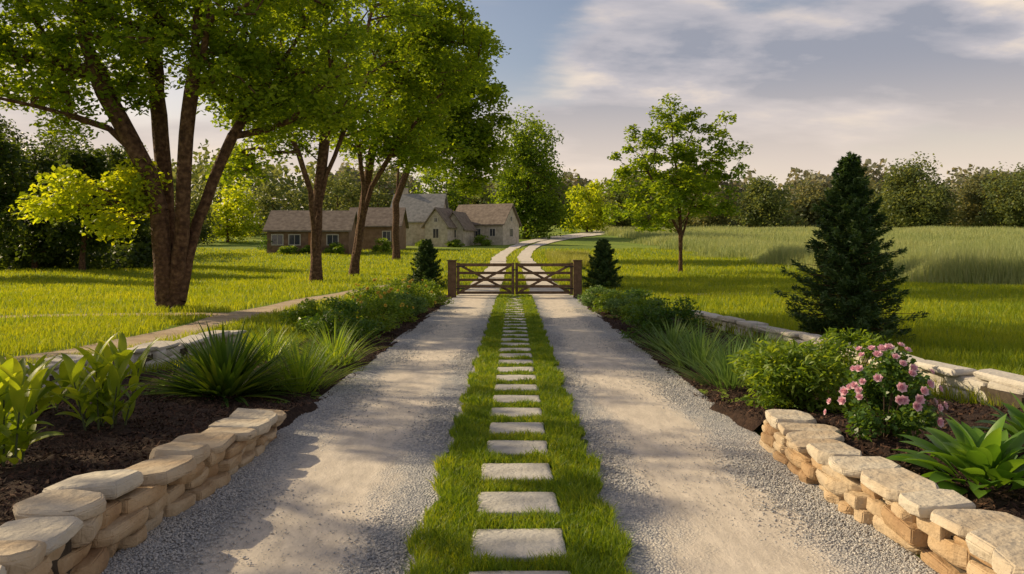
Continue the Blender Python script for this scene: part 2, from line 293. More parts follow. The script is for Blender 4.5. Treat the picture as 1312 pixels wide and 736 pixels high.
def slab_mesh(name,sx,sy,sz,seed,irr=1.0):
    rn=random.Random(seed); bm=bmesh.new()
    cor=[(-1,-1),(1,-1),(1,1),(-1,1)]; out=[]
    for i in range(4):
        a=cor[i]; b=cor[(i+1)%4]
        if rn.random()<.45+.25*irr:
            p=cor[i-1]; t=rn.uniform(.2,.6)*irr; out.append((a[0]+(p[0]-a[0])*t*.5,a[1]+(p[1]-a[1])*t*.5)); t=rn.uniform(.2,.6)*irr; out.append((a[0]+(b[0]-a[0])*t*.5,a[1]+(b[1]-a[1])*t*.5))
        else: out.append((a[0]*rn.uniform(.80,1.0),a[1]*rn.uniform(.80,1.0)))
        if rn.random()<.6:
            t=rn.uniform(.35,.65); k=rn.uniform(1.0,1.12); out.append(((a[0]+(b[0]-a[0])*t)*k,(a[1]+(b[1]-a[1])*t)*k))
    tx,ty=rn.uniform(-.14,.14),rn.uniform(-.14,.14)
    for z,ins in ((.5,rn.uniform(.88,.97)),(rn.uniform(.1,.3),1.0),(-.25,rn.uniform(.94,1)),(-.5,rn.uniform(.82,.93))):
        for (ax,ay) in out:
            j=rn.uniform(.96,1.04)*ins
            bm.verts.new((ax*j*sx/2,ay*j*sy/2,sz*(z+(tx*ax+ty*ay if z>.4 else 0)+rn.uniform(-.05,.05))))
    rr=bmesh.ops.convex_hull(bm,input=bm.verts[:])
    dead=[g for g in set(rr['geom_interior']+rr['geom_unused']) if isinstance(g,bmesh.types.BMVert)]
    if dead: bmesh.ops.delete(bm,geom=dead,context='VERTS')
    bmesh.ops.dissolve_limit(bm,angle_limit=math.radians(7),verts=bm.verts[:],edges=bm.edges[:])
    bmesh.ops.bevel(bm,geom=bm.edges[:],offset=min(.006,sz*.09),segments=2,affect='EDGES',clamp_overlap=True)
    bmesh.ops.recalc_face_normals(bm,faces=bm.faces[:])
    me=bpy.data.meshes.new(name); bm.to_mesh(me); bm.free(); return me
def drywall(label,s,y0,y1,xf,hfun,thick,name='dry_stone_wall',capm='cap',stm='stone',maxl=.42,courses=3,capw=None,capl=(.2,.46),caph=(.045,.095),irr=1.0):
    root=setp(empty(name,(s*(xf(.5*(y0+y1))+thick/2),(y0+y1)/2,0)),label,'stone wall'); ox,oy,_=root.location
    sd=random.randint(1,900)
    def put(nm,x,y,z,l,w,h,m,jit=.1,irr=1):
        nonlocal sd; sd+=1
        me=slab_mesh(nm,w,l,h,sd,irr); o=link(nm,me,m,root,(x-ox,y-oy,z)); 
        sl=(xf(y+.2)-xf(y-.2))/.4*s
        o.rotation_euler=(random.uniform(-.05,.05),random.uniform(-.05,.05),random.uniform(-jit,jit)-math.atan(sl))
    for c in range(courses):
        y=y0+random.uniform(-.1,0)
        while y<y1-.05:
            l=random.uniform(.13,maxl); hh=hfun(y+l/2)-.05; ch=hh/courses
            if y+l>y1+.1: l=y1-y+.05
            w=thick*random.uniform(.8,1.0)
            put('stone',s*(xf(y+l/2)+w/2+random.uniform(-.045,.04)+c*.012),y+l/2,ch*(c+.5)+random.uniform(-.008,.008),l*1.0,w,ch*random.uniform(.92,1.22),stm,.14,.8)
            y+=l
    y=y0
    while y<y1-.08:
        l=random.uniform(*capl)
        if y+l>y1: l=max(.22,y1-y)
        w=(capw or thick*1.08)*random.uniform(.78,1.12); h=random.uniform(*caph)
        put('capstone',s*(xf(y+l/2)+w/2-.035+random.uniform(-.045,.045)),y+l/2,hfun(y+l/2)-.045+h/2+random.uniform(-.008,.012),l*1.0,w,h,capm,.16*irr,irr)
        y+=l
    bm=bmesh.new(); nseg=6
    for i in range(nseg):
        a=y0+(y1-y0)*i/nseg; b=y0+(y1-y0)*(i+1)/nseg-.002; mid=(a+b)/2; hh=min(hfun(a),hfun(b))-.09
        box_bm(bm,s*(xf(mid)+thick*.5)-ox,mid-oy,hh/2,thick*.5,b-a,hh)
    bmobj('gap_shade_core',bm,'core',root)
    return root
drywall('low dry-stacked tan stone wall with flat caps retaining the left mulch bed',-1,2.1,6.5,lambda y:1.93+.03*math.sin(y*2),lambda y:float(np.interp(y,[2,4,5.6,6.5],[.34,.33,.25,.20])),.34,courses=3)
drywall('low dry-stacked tan stone wall with flat caps retaining the right mulch bed',1,2.1,6.35,lambda y:1.95+.03*math.sin(y*2.2),lambda y:float(np.interp(y,[2,4,6.5],[.32,.30,.21])),.34,courses=3)
drywall('low pale stone edging wall behind the rose bush and spruce on the right',1,5.2,17,lambda y:float(np.interp(y,[5,7,9,13,17],[5.2,4.85,4.4,4.2,3.85])),lambda y:float(np.interp(y,[5,9,17],[.30,.28,.2])),.3,'edging_wall','edge','edge',.8,2,capl=(.6,1.1),caph=(.06,.08),irr=.4)
drywall('short pale stone edging behind the left bed beside the dirt path',-1,7.6,12.2,lambda y:float(np.interp(y,[7.6,9.2,12.2],[5.0,4.85,4.2])),lambda y:.28,.34,'edging_wall','edge','edge',.5,2,capl=(.4,.8),irr=.5)
ords='nearest second third fourth fifth sixth seventh eighth ninth tenth eleventh twelfth thirteenth fourteenth fifteenth sixteenth seventeenth eighteenth nineteenth twentieth twenty-first twenty-second twenty-third twenty-fourth twenty-fifth twenty-sixth twenty-seventh twenty-eighth twenty-ninth thirtieth thirty-first thirty-second thirty-third thirty-fourth thirty-fifth thirty-sixth'.split()
for i,y in enumerate(stones):
    me=stone_mesh('stepping_stone',.475*random.uniform(.96,1.03),(.49 if i==0 else .40*random.uniform(.95,1.03)),.07,i*13+5,24,10,.020)
    o=link('stepping_stone',me,'slab',None,(.03+random.uniform(-.014,.014),y+(.245 if i==0 else .2),.024)); o.rotation_euler=(random.uniform(-.012,.012),random.uniform(-.012,.012),random.uniform(-.035,.035))
    lab=('nearest stepping stone, cut off by the bottom edge of the photo' if i==0 else f'pale square stepping stone, {ords[i]} from the camera in the grass strip')
    setp(o,lab,'stepping stone','stepping stones along the grass strip')
# ---------------------------------------------------------------- trees
def grow(name,label,base,stems,clumps,trunk_r,cr,per,leaf,lm='leafA',group=None,seg=.8,cat='tree',up=.5,flat=.6,tip=.012,wr=.6,flare=.5,sides=8,ex=.5):
    bx,by=base; bz=tz(bx,by); root=setp(empty(name,(bx,by,bz)),label,cat,group); O=np.array([bx,by,bz])
    P=[np.array([0,0,-.15])]; par=[-1]
    for st in stems:
        prev=0; cur=P[0]
        for q in st:
            q=np.array(q,float)-O; L=np.linalg.norm(q-cur); k=max(1,int(L/seg)); a=cur
            for j in range(1,k+1):
                P.append(a+(q-a)*j/k+(R.normal(size=3)*.03*seg if j<k else 0)); par.append(prev); prev=len(P)-1
            cur=q
    cl=np.asarray(clumps)-O
    od=np.argsort(np.linalg.norm(cl-cl.mean(0),axis=1)); ends=[]
    for i in od:
        c=cl[i]; PP=np.array(P[1:]); v=c-PP; dist=np.linalg.norm(v,axis=1)
        cost=dist+1.2*np.maximum(0,PP[:,2]-c[2]+.1*dist)+(PP[:,2]<min(cl[:,2].min(),PP[:,2].max())*.55)*.6
        j=int(np.argmin(cost))+1; a=P[j]; D=np.linalg.norm(c-a); k=max(1,int(D/seg)); prev=j
        for t in range(1,k+1):
            f=t/k; q=a+(c-a)*f; q=q+np.array([0,0,1])*D*.12*math.sin(PI*f)+(R.normal(size=3)*.09*seg if t<k else 0)
            P.append(q); par.append(prev); prev=len(P)-1
        ends.append(prev)
    P=np.array(P); cnt=np.zeros(len(P))
    for e in ends: cnt[e]+=1
    for i in range(len(P)-1,0,-1):
        if cnt[i]==0: cnt[i]=.5
        cnt[par[i]]+=cnt[i]
    r=np.maximum(tip,trunk_r*(cnt/cnt[0])**ex)
    idx=np.arange(1,len(P)); pa=np.array(par)[1:]
    fl=lambda i:1+flare*np.exp(-np.maximum(P[i,2],0)/ (trunk_r*1.3))
    ra=np.minimum(r[pa],r[idx]*1.2)*fl(pa); ra=np.where(pa==0,r[idx]*fl(pa),ra)
    me=frusta('trunk',P[pa],P[idx]+(P[idx]-P[pa])*.04,ra,r[idx]*fl(idx),sides); link('trunk',me,'bark',root)
    n=len(cl)*per; cc=np.repeat(cl,per,0); rr=np.repeat(cr*R.uniform(.6,1.35,len(cl)),per)
    g=unit(R.normal(size=(n,3)))*(R.random(n)**.55)[:,None]; g[:,2]*=flat
    pos=cc+g*rr[:,None]; pos[:,2]-=.25*cr*(g[:,0]**2+g[:,1]**2)
    link('crown',leafmesh('crown',pos,leaf*R.uniform(.6,1.2,n),wr=wr,up=up),lm,root)
    return root
def ell(c,r,n,pw=.5,zmin=None):
    g=unit(R.normal(size=(n,3)))*(R.random(n)**pw)[:,None]; p=np.array(c)+g*np.array(r)
    if zmin is not None: p[:,2]=np.maximum(p[:,2],zmin+R.random(n)*.6)
    return p
d=19.9
def st(pts,dd): return [W(a,b,d+q) for (a,b),q in zip(pts,np.linspace(0,dd,len(pts)))]
stems=[st([(211,385),(208,330),(204,270),(190,222),(165,175),(135,120),(108,50),(80,-60)],-1.2),
 st([(217,385),(215,330),(213,270),(208,200),(200,120),(192,20),(186,-80)],1.2),
 st([(225,385),(229,330),(234,270),(237,200),(245,120),(252,20),(262,-80)],-.8),
 st([(231,385),(241,330),(253,285),(272,235),(298,175),(335,115),(375,60),(410,0),(440,-50)],.8),
 st([(206,300),(180,205),(140,165),(90,148),(40,135),(-40,120)],-2)]
cl=np.concatenate([ell(W(190,-45,20),(6.4,5,3.3),165,.6),ell(W(200,35,20),(5.4,4,1.4),66,.6),ell(W(370,65,20),(2.4,3,2.1),64),ell(W(20,45,19),(3.2,3,1.9),56),ell(W(250,105,20),(3.0,2.5,.8),18),ell(W(50,115,19),(2.6,1.5,.9),20),ell(W(380,140,20),(1.5,1.5,.8),14)])
t1=grow('maple_tree','large multi-stemmed tree with spreading crown, leftmost beside the dirt path',(W(220,398,d)[0],d),stems,cl,.40,.68,125,.175,'leafA',seg=.5,flare=.12,sides=10,ex=.52)
P0=np.concatenate([ell(W(110,250,19),(1.6,.9,.55),11,.5),ell(W(70,268,19),(.9,.7,.3),5,.5),ell(W(160,235,19.3),(.7,.6,.7),7,.5),ell(W(140,290,19.3),(.5,.4,.3),4,.5)])-np.array(t1.location)
a0=np.array(W(203,262,19.9))-np.array(t1.location); cc=np.repeat(P0,130,0); g=unit(R.normal(size=(len(cc),3)))*(R.random(len(cc))**.55)[:,None]*np.array([.5,.5,.34]); g[:,2]-=.5*g[:,0]**2
link('low_branch',frusta('low_branch',np.tile(a0,(len(P0),1)),P0,np.full(len(P0),.03),np.full(len(P0),.008),5),'bark',t1)
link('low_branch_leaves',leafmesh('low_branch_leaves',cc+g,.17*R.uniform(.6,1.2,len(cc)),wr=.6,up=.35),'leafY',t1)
# unseen tree added left of the view, placed to dapple the near drive
x0,y0=-14.0,11.5
stems=[[(x0,y0,1.5),(x0+.3,y0,3),(x0+.8,y0+.3,5),(x0+1.2,y0,7.5)],[(x0+.1,y0,2.6),(x0-.9,y0-.3,5),(x0-1.5,y0,7)]]
grow('maple_tree','airy unseen tree added past the left edge to dapple the near drive',(x0,y0),stems,np.concatenate([ell((x0,y0,6.4),(3.7,4.6,2.7),58,.5),ell((x0,y0-2.8,5.0),(2.8,2.2,1.5),14,.5)]),.24,.62,110,.19,'leafA',seg=.6,flare=.4)
d=36; b=W(405,362,d)
stems=[st([(404,340),(402,290),(398,245),(382,195),(355,135),(325,70)],-2),st([(405,340),(406,290),(409,240),(416,180),(420,110),(412,-20)],1),st([(407,280),(418,225),(438,175),(462,120),(490,50)],1.5)]
grow('maple_tree','tall tree with a forked dark trunk, second from the left, in front of the farmhouse',(b[0],d),stems,np.concatenate([ell(W(405,15,d),(6,5,5.3),125),ell(W(345,145,d),(3.0,3,2.1),34),ell(W(420,145,d),(3.2,3,1.2),20),ell(W(310,215,d),(1.4,1.5,.8),7)]),.29,1.05,130,.26,'leafA',seg=.8,flare=.4,ex=.46)
d=43; b=W(453,352,d)
stems=[st([(455,335),(461,290),(466,240),(460,190),(450,140),(440,80)],-2),st([(455,335),(462,290),(470,235),(480,180),(497,120),(510,40)],2),st([(463,290),(476,240),(500,200),(530,160),(565,120)],-1)]
grow('maple_tree','leaning tree with forked trunk, third from the left, in front of the farmhouse',(b[0],d),stems,np.concatenate([ell(W(500,85,d),(5.6,5,5.4),125),ell(W(560,45,d),(3.5,3,3.6),48),ell(W(515,180,d),(4.0,3,1.8),36)]),.30,1.15,130,.29,'leafA',seg=.9,flare=.4)
d=70; b=W(508,333,d)
stems=[st([(508,315),(507,260),(513,190),(530,120),(550,40)],0),st([(507,260),(525,210),(560,160),(590,110)],0)]
grow('maple_tree','tall tree beside the grey-roofed cottage, fourth and rightmost of the row',(b[0],d),stems,np.concatenate([ell(W(568,120,d),(5.5,5,8.6),165),ell(W(606,180,d),(3.5,3,4.8),56)]),.32,1.45,145,.45,'leafA',seg=1.3,flare=.4)
d=46; b=W(872,350,d)
stems=[st([(872,325),(871,280),(868,230),(862,180),(858,132)],0),st([(872,310),(885,265),(905,220),(925,180),(932,155)],1),st([(871,300),(850,260),(830,220),(815,180),(812,160)],-1),st([(871,290),(900,255),(935,225),(955,195)],-1)]
cl=np.concatenate([ell(W(862,258,d),(4.3,3.6,1.9),80,.45),ell(W(866,212,d),(3.7,3.0,2.0),52,.5),ell(W(868,170,d),(2.9,2.3,1.9),26),np.array([W(858,128,d),W(845,150,d),W(932,150,d),W(926,170,d+1),W(950,190,d),W(810,165,d),W(806,190,d-1),W(868,140,d),W(950,215,d),W(860,160,d),W(880,150,d),W(905,165,d),W(830,175,d)])])
grow('young_tree','slender airy tree standing alone on the right lawn with open lower trunk',(b[0],d),stems,cl,.16,.68,100,.26,'leafR',seg=.7,flare=.3)
def bgtree(label,px,top,wpx,d,lm='leafF',name='broadleaf_tree',group='distant trees around the farm',leaf=None,low=.22,n=34,per=110,cat='tree',skirt=True):
    x=(px-658)/1000*d; z0=tz(x,d); zt=H-(top-320)/1000*d; h=zt-z0; w=wpx/2000*d
    c=ell((x,d,z0+h*(.5+low/2)),(w*.85,w*.85,h*(.5-low/2)*.92),n,.4); sh=(c[:,2]-z0)/h; c[:,0]=x+(c[:,0]-x)*(1.15-.45*sh)
    if skirt: c=np.concatenate([c,ell((x,d,z0+h*.2),(w*.95,w*.9,h*.17),n//2,.5)])
    grow(name,label,(x,d),[[(x,d,z0+h*low*.9),(x+R.normal()*.3,d,z0+h*.55),(x+R.normal()*.5,d,z0+h*.8)]],c,max(.12,h*.02),w*.36,per,leaf or max(.3,d*.0045),lm,group,seg=max(1,h*.09),tip=.03,flat=.75,sides=5,cat=cat,up=.3)
bgtree('big dark rounded tree right of the row, behind the farmhouse',675,137,118,135,'leafB',n=90,low=.05,per=170)
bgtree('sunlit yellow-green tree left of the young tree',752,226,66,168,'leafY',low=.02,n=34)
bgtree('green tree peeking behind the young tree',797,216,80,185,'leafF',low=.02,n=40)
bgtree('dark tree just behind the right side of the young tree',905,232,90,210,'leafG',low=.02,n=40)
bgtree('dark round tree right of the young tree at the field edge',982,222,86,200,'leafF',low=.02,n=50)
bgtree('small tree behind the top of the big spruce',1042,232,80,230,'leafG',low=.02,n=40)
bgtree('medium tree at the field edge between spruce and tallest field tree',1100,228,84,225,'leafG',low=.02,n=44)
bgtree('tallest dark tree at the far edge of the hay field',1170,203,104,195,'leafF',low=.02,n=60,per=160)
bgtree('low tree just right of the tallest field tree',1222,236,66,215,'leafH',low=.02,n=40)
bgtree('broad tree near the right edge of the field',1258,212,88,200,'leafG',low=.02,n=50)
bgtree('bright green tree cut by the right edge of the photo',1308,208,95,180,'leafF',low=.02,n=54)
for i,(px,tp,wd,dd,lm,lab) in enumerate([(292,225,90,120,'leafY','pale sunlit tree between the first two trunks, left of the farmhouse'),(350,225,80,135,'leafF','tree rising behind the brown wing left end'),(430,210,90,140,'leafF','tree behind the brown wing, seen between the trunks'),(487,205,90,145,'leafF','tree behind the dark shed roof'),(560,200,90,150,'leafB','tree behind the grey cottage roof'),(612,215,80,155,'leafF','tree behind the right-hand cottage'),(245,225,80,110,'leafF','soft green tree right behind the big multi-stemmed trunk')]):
    bgtree(lab,px,tp,wd,dd,lm,low=.03,n=34)
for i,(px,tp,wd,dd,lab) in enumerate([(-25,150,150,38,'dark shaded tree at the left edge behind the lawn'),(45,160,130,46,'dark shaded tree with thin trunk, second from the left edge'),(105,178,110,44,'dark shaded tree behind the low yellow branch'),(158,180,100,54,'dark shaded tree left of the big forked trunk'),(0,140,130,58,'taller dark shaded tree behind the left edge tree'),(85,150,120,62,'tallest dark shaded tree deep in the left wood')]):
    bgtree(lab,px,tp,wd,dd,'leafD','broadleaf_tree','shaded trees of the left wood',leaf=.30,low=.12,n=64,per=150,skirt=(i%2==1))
def wood(name,x0,x1,y0,y1,h,n,leaf,m):
    x=R.uniform(x0,x1,n); y=R.uniform(y0,y1,n); hh=h*(.74+.2*np.sin(x*.11+y*.05)+.12*np.sin(x*.31+1)+.07*np.sin(x*.83+y*.3))
    z=TZ(x,y)+hh*R.random(n)**.75
    setp(link(name,leafmesh(name,np.stack([x,y,z],1),leaf*R.uniform(.6,1.2,n),wr=.85,up=.1),m),kind='stuff')
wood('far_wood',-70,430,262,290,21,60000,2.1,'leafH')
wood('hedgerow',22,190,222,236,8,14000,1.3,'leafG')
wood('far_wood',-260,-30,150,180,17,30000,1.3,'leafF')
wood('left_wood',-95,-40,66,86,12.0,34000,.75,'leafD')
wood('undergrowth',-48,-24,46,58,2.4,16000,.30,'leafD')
def conifer(label,x,y,h,rad,nb,per,leaf,group=None,name='spruce_tree',droop=.1,z0=None,tiers=9,ragged=.22):
    z0=tz(x,y) if z0 is None else z0; root=setp(empty(name,(x,y,z0)),label,'spruce',group)
    ps=[];ax=[];A=[];B=[];ra=[];rb=[]
    A.append((0,0,-.1));B.append((0,0,h*.98));ra.append(h*.022);rb.append(.006)
    for i in range(nb):
        f=(i+.5)/nb; z=h*(.03+.95*f**1.05); az=i*2.39996+R.uniform(-.4,.4)
        tier=1-(z/h*tiers+.25*math.sin(az*3+1))%1
        lob=(1-ragged)+ragged*1.6*tier+.10*math.sin(az*2+z*2.2)+.10*math.sin(az*5+z*6)
        L=rad*((1-z/h)**.86)*R.uniform(.7,1.1)*lob+.04+.10*R.random()*(z>h*.6); dv=np.array([math.cos(az),math.sin(az),0]); sv=np.array([-dv[1],dv[0],0]); up=-.06+.8*f
        t=R.random(per)**.55; lat=R.uniform(-1,1,per)*(.34*L*(1-t)*np.minimum(1,t*4+.2)+.03)
        zz=z+up*t*L*.6-droop*L*np.sin(t*PI)+R.normal(size=per)*.028*min(1,L*2)
        p=dv*(t*L)[:,None]+sv*lat[:,None]+np.array([0,0,1])*zz[:,None]; ps.append(p)
        a=dv+sv*(np.sign(lat)*.7)[:,None]+R.normal(size=(per,3))*.35; a[:,2]+=.25+.3*f; ax.append(a)
        A.append((0,0,z));B.append(tuple(dv*L*.9+np.array([0,0,z+up*.9*L*.6])));ra.append(.010*h/3);rb.append(.003)
    per2=200; z=h*(.88+.14*R.random(per2)); an=R.uniform(0,2*PI,per2); rr=.04*h/3*R.random(per2)
    ps.append(np.stack([np.cos(an)*rr,np.sin(an)*rr,z],1)); ax.append(np.stack([np.cos(an)*.4,np.sin(an)*.4,np.ones(per2)],1))
    link('trunk',frusta('trunk',A,B,ra,rb,5),'bark',root)
    P=np.concatenate(ps); link('crown',leafmesh('crown',P,leaf*R.uniform(.6,1.2,len(P)),wr=.24,up=.3,axis=np.concatenate(ax),fold=.03),'needle',root)
conifer('large dark bushy spruce standing behind the right bed',5.55,12.9,3.1,1.12,270,200,.10,ragged=.3)
conifer('small dark spruce just left of the left gatepost',-3.35,30,1.9,.92,150,130,.13,'small spruces flanking the gate',tiers=6)
conifer('small dark spruce just right of the right gatepost',3.45,30,1.9,.92,150,130,.13,'small spruces flanking the gate',tiers=6)
# ---------------------------------------------------------------- bed plants
class Strip:
    def __init__(s): s.V=[];s.F=[]
    def add(s,base,az,el,L,Wd,droop,kind='blade',n=6,fold=.25,roll=0):
        p=np.array(base,float); dv=np.array([math.cos(az),math.sin(az),0]); sv=np.array([-dv[1],dv[0],0]); b0=len(s.V); e=el
        for i in range(n+1):
            t=i/n
            if kind=='blade': w=Wd*min(1,.55+t*2.2)*(1-t**2.2)
            elif kind=='broad': w=Wd*(.10 if t<.2 else math.sin(PI*min(1,((t-.2)/.8))**.7)**.8+.02)
            else: w=Wd*(math.sin(PI*t**.8)**.85+.06)
            nv=-dv*math.sin(e)+np.array([0,0,math.cos(e)]); sw=sv*math.cos(roll)+nv*math.sin(roll)
            for q in (-1,0,1): s.V.append(p+sw*q*w/2+nv*(abs(q)*w*fold*.5))
            p=p+(dv*math.cos(e)+np.array([0,0,1])*math.sin(e))*L/n; e-=droop/n*(.4+1.2*t)
        for i in range(n):
            for q in (0,1): a=b0+i*3+q; s.F+= [a,a+1,a+4,a+3]
    def mesh(s,name): return npmesh(name,np.array(s.V),s.F,np.full(len(s.F)//4,4),True)
def bedpt(px,py):
    d=1500/(py-320)
    for _ in range(5): d=(H-float(bedz((px-658)/1000*d,d)))*1000/(py-320)
    return ((px-658)/1000*d,d,float(bedz((px-658)/1000*d,d)))
def bladeplant(name,label,loc,n,L,Wd,spread,droop,m,cat='plant',group=None,rad=.12,el0=1.45):
    S=Strip()
    for i in range(n):
        az=R.uniform(0,2*PI); f=R.random()**.8; r=rad*f
        S.add((r*math.cos(az),r*math.sin(az),-.02),az+R.normal()*.3,el0-spread*f,L*R.uniform(.6,1.1),Wd*R.uniform(.7,1.2),droop*R.uniform(.5,1.4),'blade',6,.35)
    o=link(name,S.mesh(name),m,None,loc); return setp(o,label,cat,group)
def broadplant(name,label,loc,n,L,Wd,m,spread=1.0,droop=1.2,cat='plant',kind='broad',rad=.08,group=None):
    S=Strip()
    for i in range(n):
        az=i*2.4+R.normal()*.2; f=(i+.5)/n; r=rad*f
        S.add((r*math.cos(az),r*math.sin(az),-.01),az,1.4-spread*f,L*R.uniform(.7,1.12),Wd*R.uniform(.75,1.15),droop*R.uniform(.6,1.3),kind,9,.3,R.normal()*.15)
    return setp(link(name,S.mesh(name),m,None,loc),label,cat,group)
def canna(name,label,loc,ns,h,m,L=.34,Wd=.10):
    root=setp(empty(name,loc),label,'plant'); S=Strip(); A=[];B=[];ra=[];rb=[]
    for k in range(ns):
        az=k*2.4; r=.16*math.sqrt(k/ns); bx,by=r*math.cos(az),r*math.sin(az); hh=h*R.uniform(.6,1); tx,ty=bx*1.7,by*1.7
        A.append((bx,by,-.02));B.append((tx,ty,hh*.75));ra.append(.009);rb.append(.005)
        for j in range(8):
            f=(j+.6)/8; S.add((bx+(tx-bx)*f,by+(ty-by)*f,hh*.75*f),j*2.5+k+R.normal()*.3,1.25-.55*(1-f)+R.normal()*.1,L*R.uniform(.7,1.1),Wd*R.uniform(.8,1.1),1.1*R.uniform(.4,1.3),'leaf',8,.35,R.normal()*.2)
    link('stem',frusta('stem',A,B,ra,rb,6),'stem',root); link('foliage',S.mesh('foliage'),m,root); return root
def shrub(name,label,loc,w,h,n,leaf,m,flowers=0,fm='pink',fs=.035,group=None,wr=.5,cat='shrub',nc=26,front=False):
    root=setp(empty(name,loc),label,cat,group)
    cs=unit(R.normal(size=(nc,3)))*(R.random(nc)**.33)[:,None]; cs[:,2]=np.abs(cs[:,2]); cs=cs*np.array([w/2,w/2,h*.85]); cs[:,2]=cs[:,2]*.9+h*.1
    per=n//nc; P=np.repeat(cs,per,0); g=unit(R.normal(size=(len(P),3)))*(R.random(len(P))**.45)[:,None]; P=P+g*np.array([w*.2,w*.2,h*.15]); k=P[:,2]>.01; P=P[k]
    A=np.zeros((nc,3)); A[:,:2]=cs[:,:2]*.12; link('stem',frusta('stem',A,cs,np.full(nc,.007),np.full(nc,.003),5),'twig',root)
    link('foliage',leafmesh('foliage',P,leaf*R.uniform(.6,1.2,len(P)),wr=wr,up=.35,axis=unit(P-np.array([0,0,h*.3]))+R.normal(size=(len(P),3))*.6),m,root)
    if flowers:
        protos=[]
        for v in range(3):
            S=Strip()
            for ring,(np_,el,LL) in enumerate([(7,.25,1.),(6,.7,.85),(5,1.1,.65),(4,1.4,.45)]):
                for j in range(np_): S.add((0,0,0),j*2*PI/np_+ring*.5+v+R.normal()*.1,el,fs*LL*1.2,fs*.95,-.9,'leaf',4,.25)
            me=S.mesh('flower'); me.materials.append(M[fm]); protos.append(me)
        for j in range(flowers):
            az=R.uniform(0,2*PI) if j%4==0 else R.uniform(-2.8,-.3); e=R.uniform(.0,1.3)
            p=Vector((math.cos(az)*math.cos(e)*w*.63,math.sin(az)*math.cos(e)*w*.63,h*.22+math.sin(e)*h*.78))
            o=bpy.data.objects.new('flower',protos[j%3]); C.objects.link(o); o.parent=root; o.location=p
            dr=Vector((p.x,p.y-.1,p.z*.5)).normalized(); o.rotation_euler=dr.to_track_quat('Z','Y').to_euler(); s=R.uniform(.7,1.2); o.scale=(s,s,s)
    return root
canna('canna_plant','tall broad-leaved plant cut by the left edge of the photo',bedpt(5,600),8,.72,'canna',.36,.085)
canna('canna_plant','bright upright broad-leaved plant in the left bed beside the spiky clump',bedpt(132,548),9,.74,'canna',.36,.078)
canna('canna_plant','upright broad-leaved plant behind the one at the left edge',bedpt(50,530),5,.5,'canna',.32,.075)
bladeplant('yucca_plant','dark spiky strap-leaved clump, largest plant in the left bed',bedpt(288,503),330,.82,.062,1.4,.42,'yucca',rad=.26)
bladeplant('iris_plant','pale green upright grassy clump just right of the dark spiky clump',bedpt(385,498),300,.78,.017,.95,1.0,'iris',rad=.26)
bladeplant('iris_plant','pale green grassy clump farther back beside the drive',bedpt(428,465),230,.7,.02,.9,.9,'iris',rad=.3)
bladeplant('iris_plant','small grassy clump behind the dark spiky clump',bedpt(345,462),150,.65,.022,.8,.8,'iris',rad=.25)
shrub('green_shrub','dark rounded shrub behind the grassy clumps in the left bed',bedpt(440,437),1.25,.8,4200,.065,'shrubD')
shrub('flowering_shrub','yellow-flecked shrub behind the dark rounded shrub, left bed',bedpt(478,425),1.1,.8,3200,.065,'shrubL',14,'yel',.03)
shrub('green_shrub','light green shrub left of the dark rounded shrub by the dirt path',bedpt(400,428),1.0,.7,2800,.07,'shrubL')
for i,(px,py,w,h,m,fl,lab) in enumerate([(500,415,.9,.75,'shrubL',10,'yellow-flowering shrub, third from the left gatepost side of the hedge row'),(520,406,1.0,.7,'sage',0,'grey-green mound shrub halfway along the left bed'),(530,399,1.0,.8,'shrubL',12,'yellow-flowering shrub left of the drive, second from the gate'),(548,392,1.1,.8,'shrubL',0,'light green shrub nearest the left gatepost'),(505,395,1.1,.95,'shrubL',8,'taller yellow-flecked shrub on the outer side of the left bed'),(478,400,1.2,.9,'shrubL',6,'yellow-flecked shrub beside the dirt path, outer left bed')]):
    shrub('flowering_shrub' if fl else 'green_shrub',lab,bedpt(px,py),w,h,2400,.075,m,fl,'yel',.04)
broadplant('hosta_plant','broad glossy-leaved hosta cut by the right edge of the photo',bedpt(1262,618),60,.40,.125,'hosta',1.15,1.0,rad=.2)
broadplant('hosta_plant','smaller broad-leaved hosta at the right edge behind the other',bedpt(1330,575),34,.42,.12,'hosta',1.1,1.0,rad=.15)
shrub('rose_bush','pink-flowering rose bush in the right bed',bedpt(1133,562),.62,.70,4400,.05,'rosel',38,'pink',.032,cat='rose bush',wr=.6)
shrub('leafy_shrub','wide feathery bright green shrub left of the rose bush',bedpt(1022,525),1.15,.74,5200,.095,'shrubL',wr=.26,nc=46)
shrub('leafy_shrub','feathery green shrub in front of the spruce base',bedpt(1088,500),.9,.7,3000,.095,'shrubL',wr=.26,nc=36)
bladeplant('sage_grass','green spiky blade-leaved clump, nearest of three beside the drive',bedpt(935,492),280,.62,.018,1.0,.6,'sage',rad=.3,group='spiky blade-leaved clumps in the right bed')
bladeplant('sage_grass','green spiky blade-leaved clump, middle of three beside the drive',bedpt(895,468),280,.66,.020,1.0,.6,'sage',rad=.33,group='spiky blade-leaved clumps in the right bed')
bladeplant('sage_grass','green spiky blade-leaved clump, farthest of three beside the drive',bedpt(862,450),230,.6,.022,1.0,.6,'sage',rad=.33,group='spiky blade-leaved clumps in the right bed')
bladeplant('sage_grass','green spiky clump partly hidden behind the wide feathery shrub',bedpt(970,470),200,.65,.022,1.0,.6,'sage',rad=.3)
shrub('green_shrub','dark rounded shrub behind the spiky blade-leaved clumps, right bed',bedpt(855,435),1.2,.82,4200,.065,'shrubD')
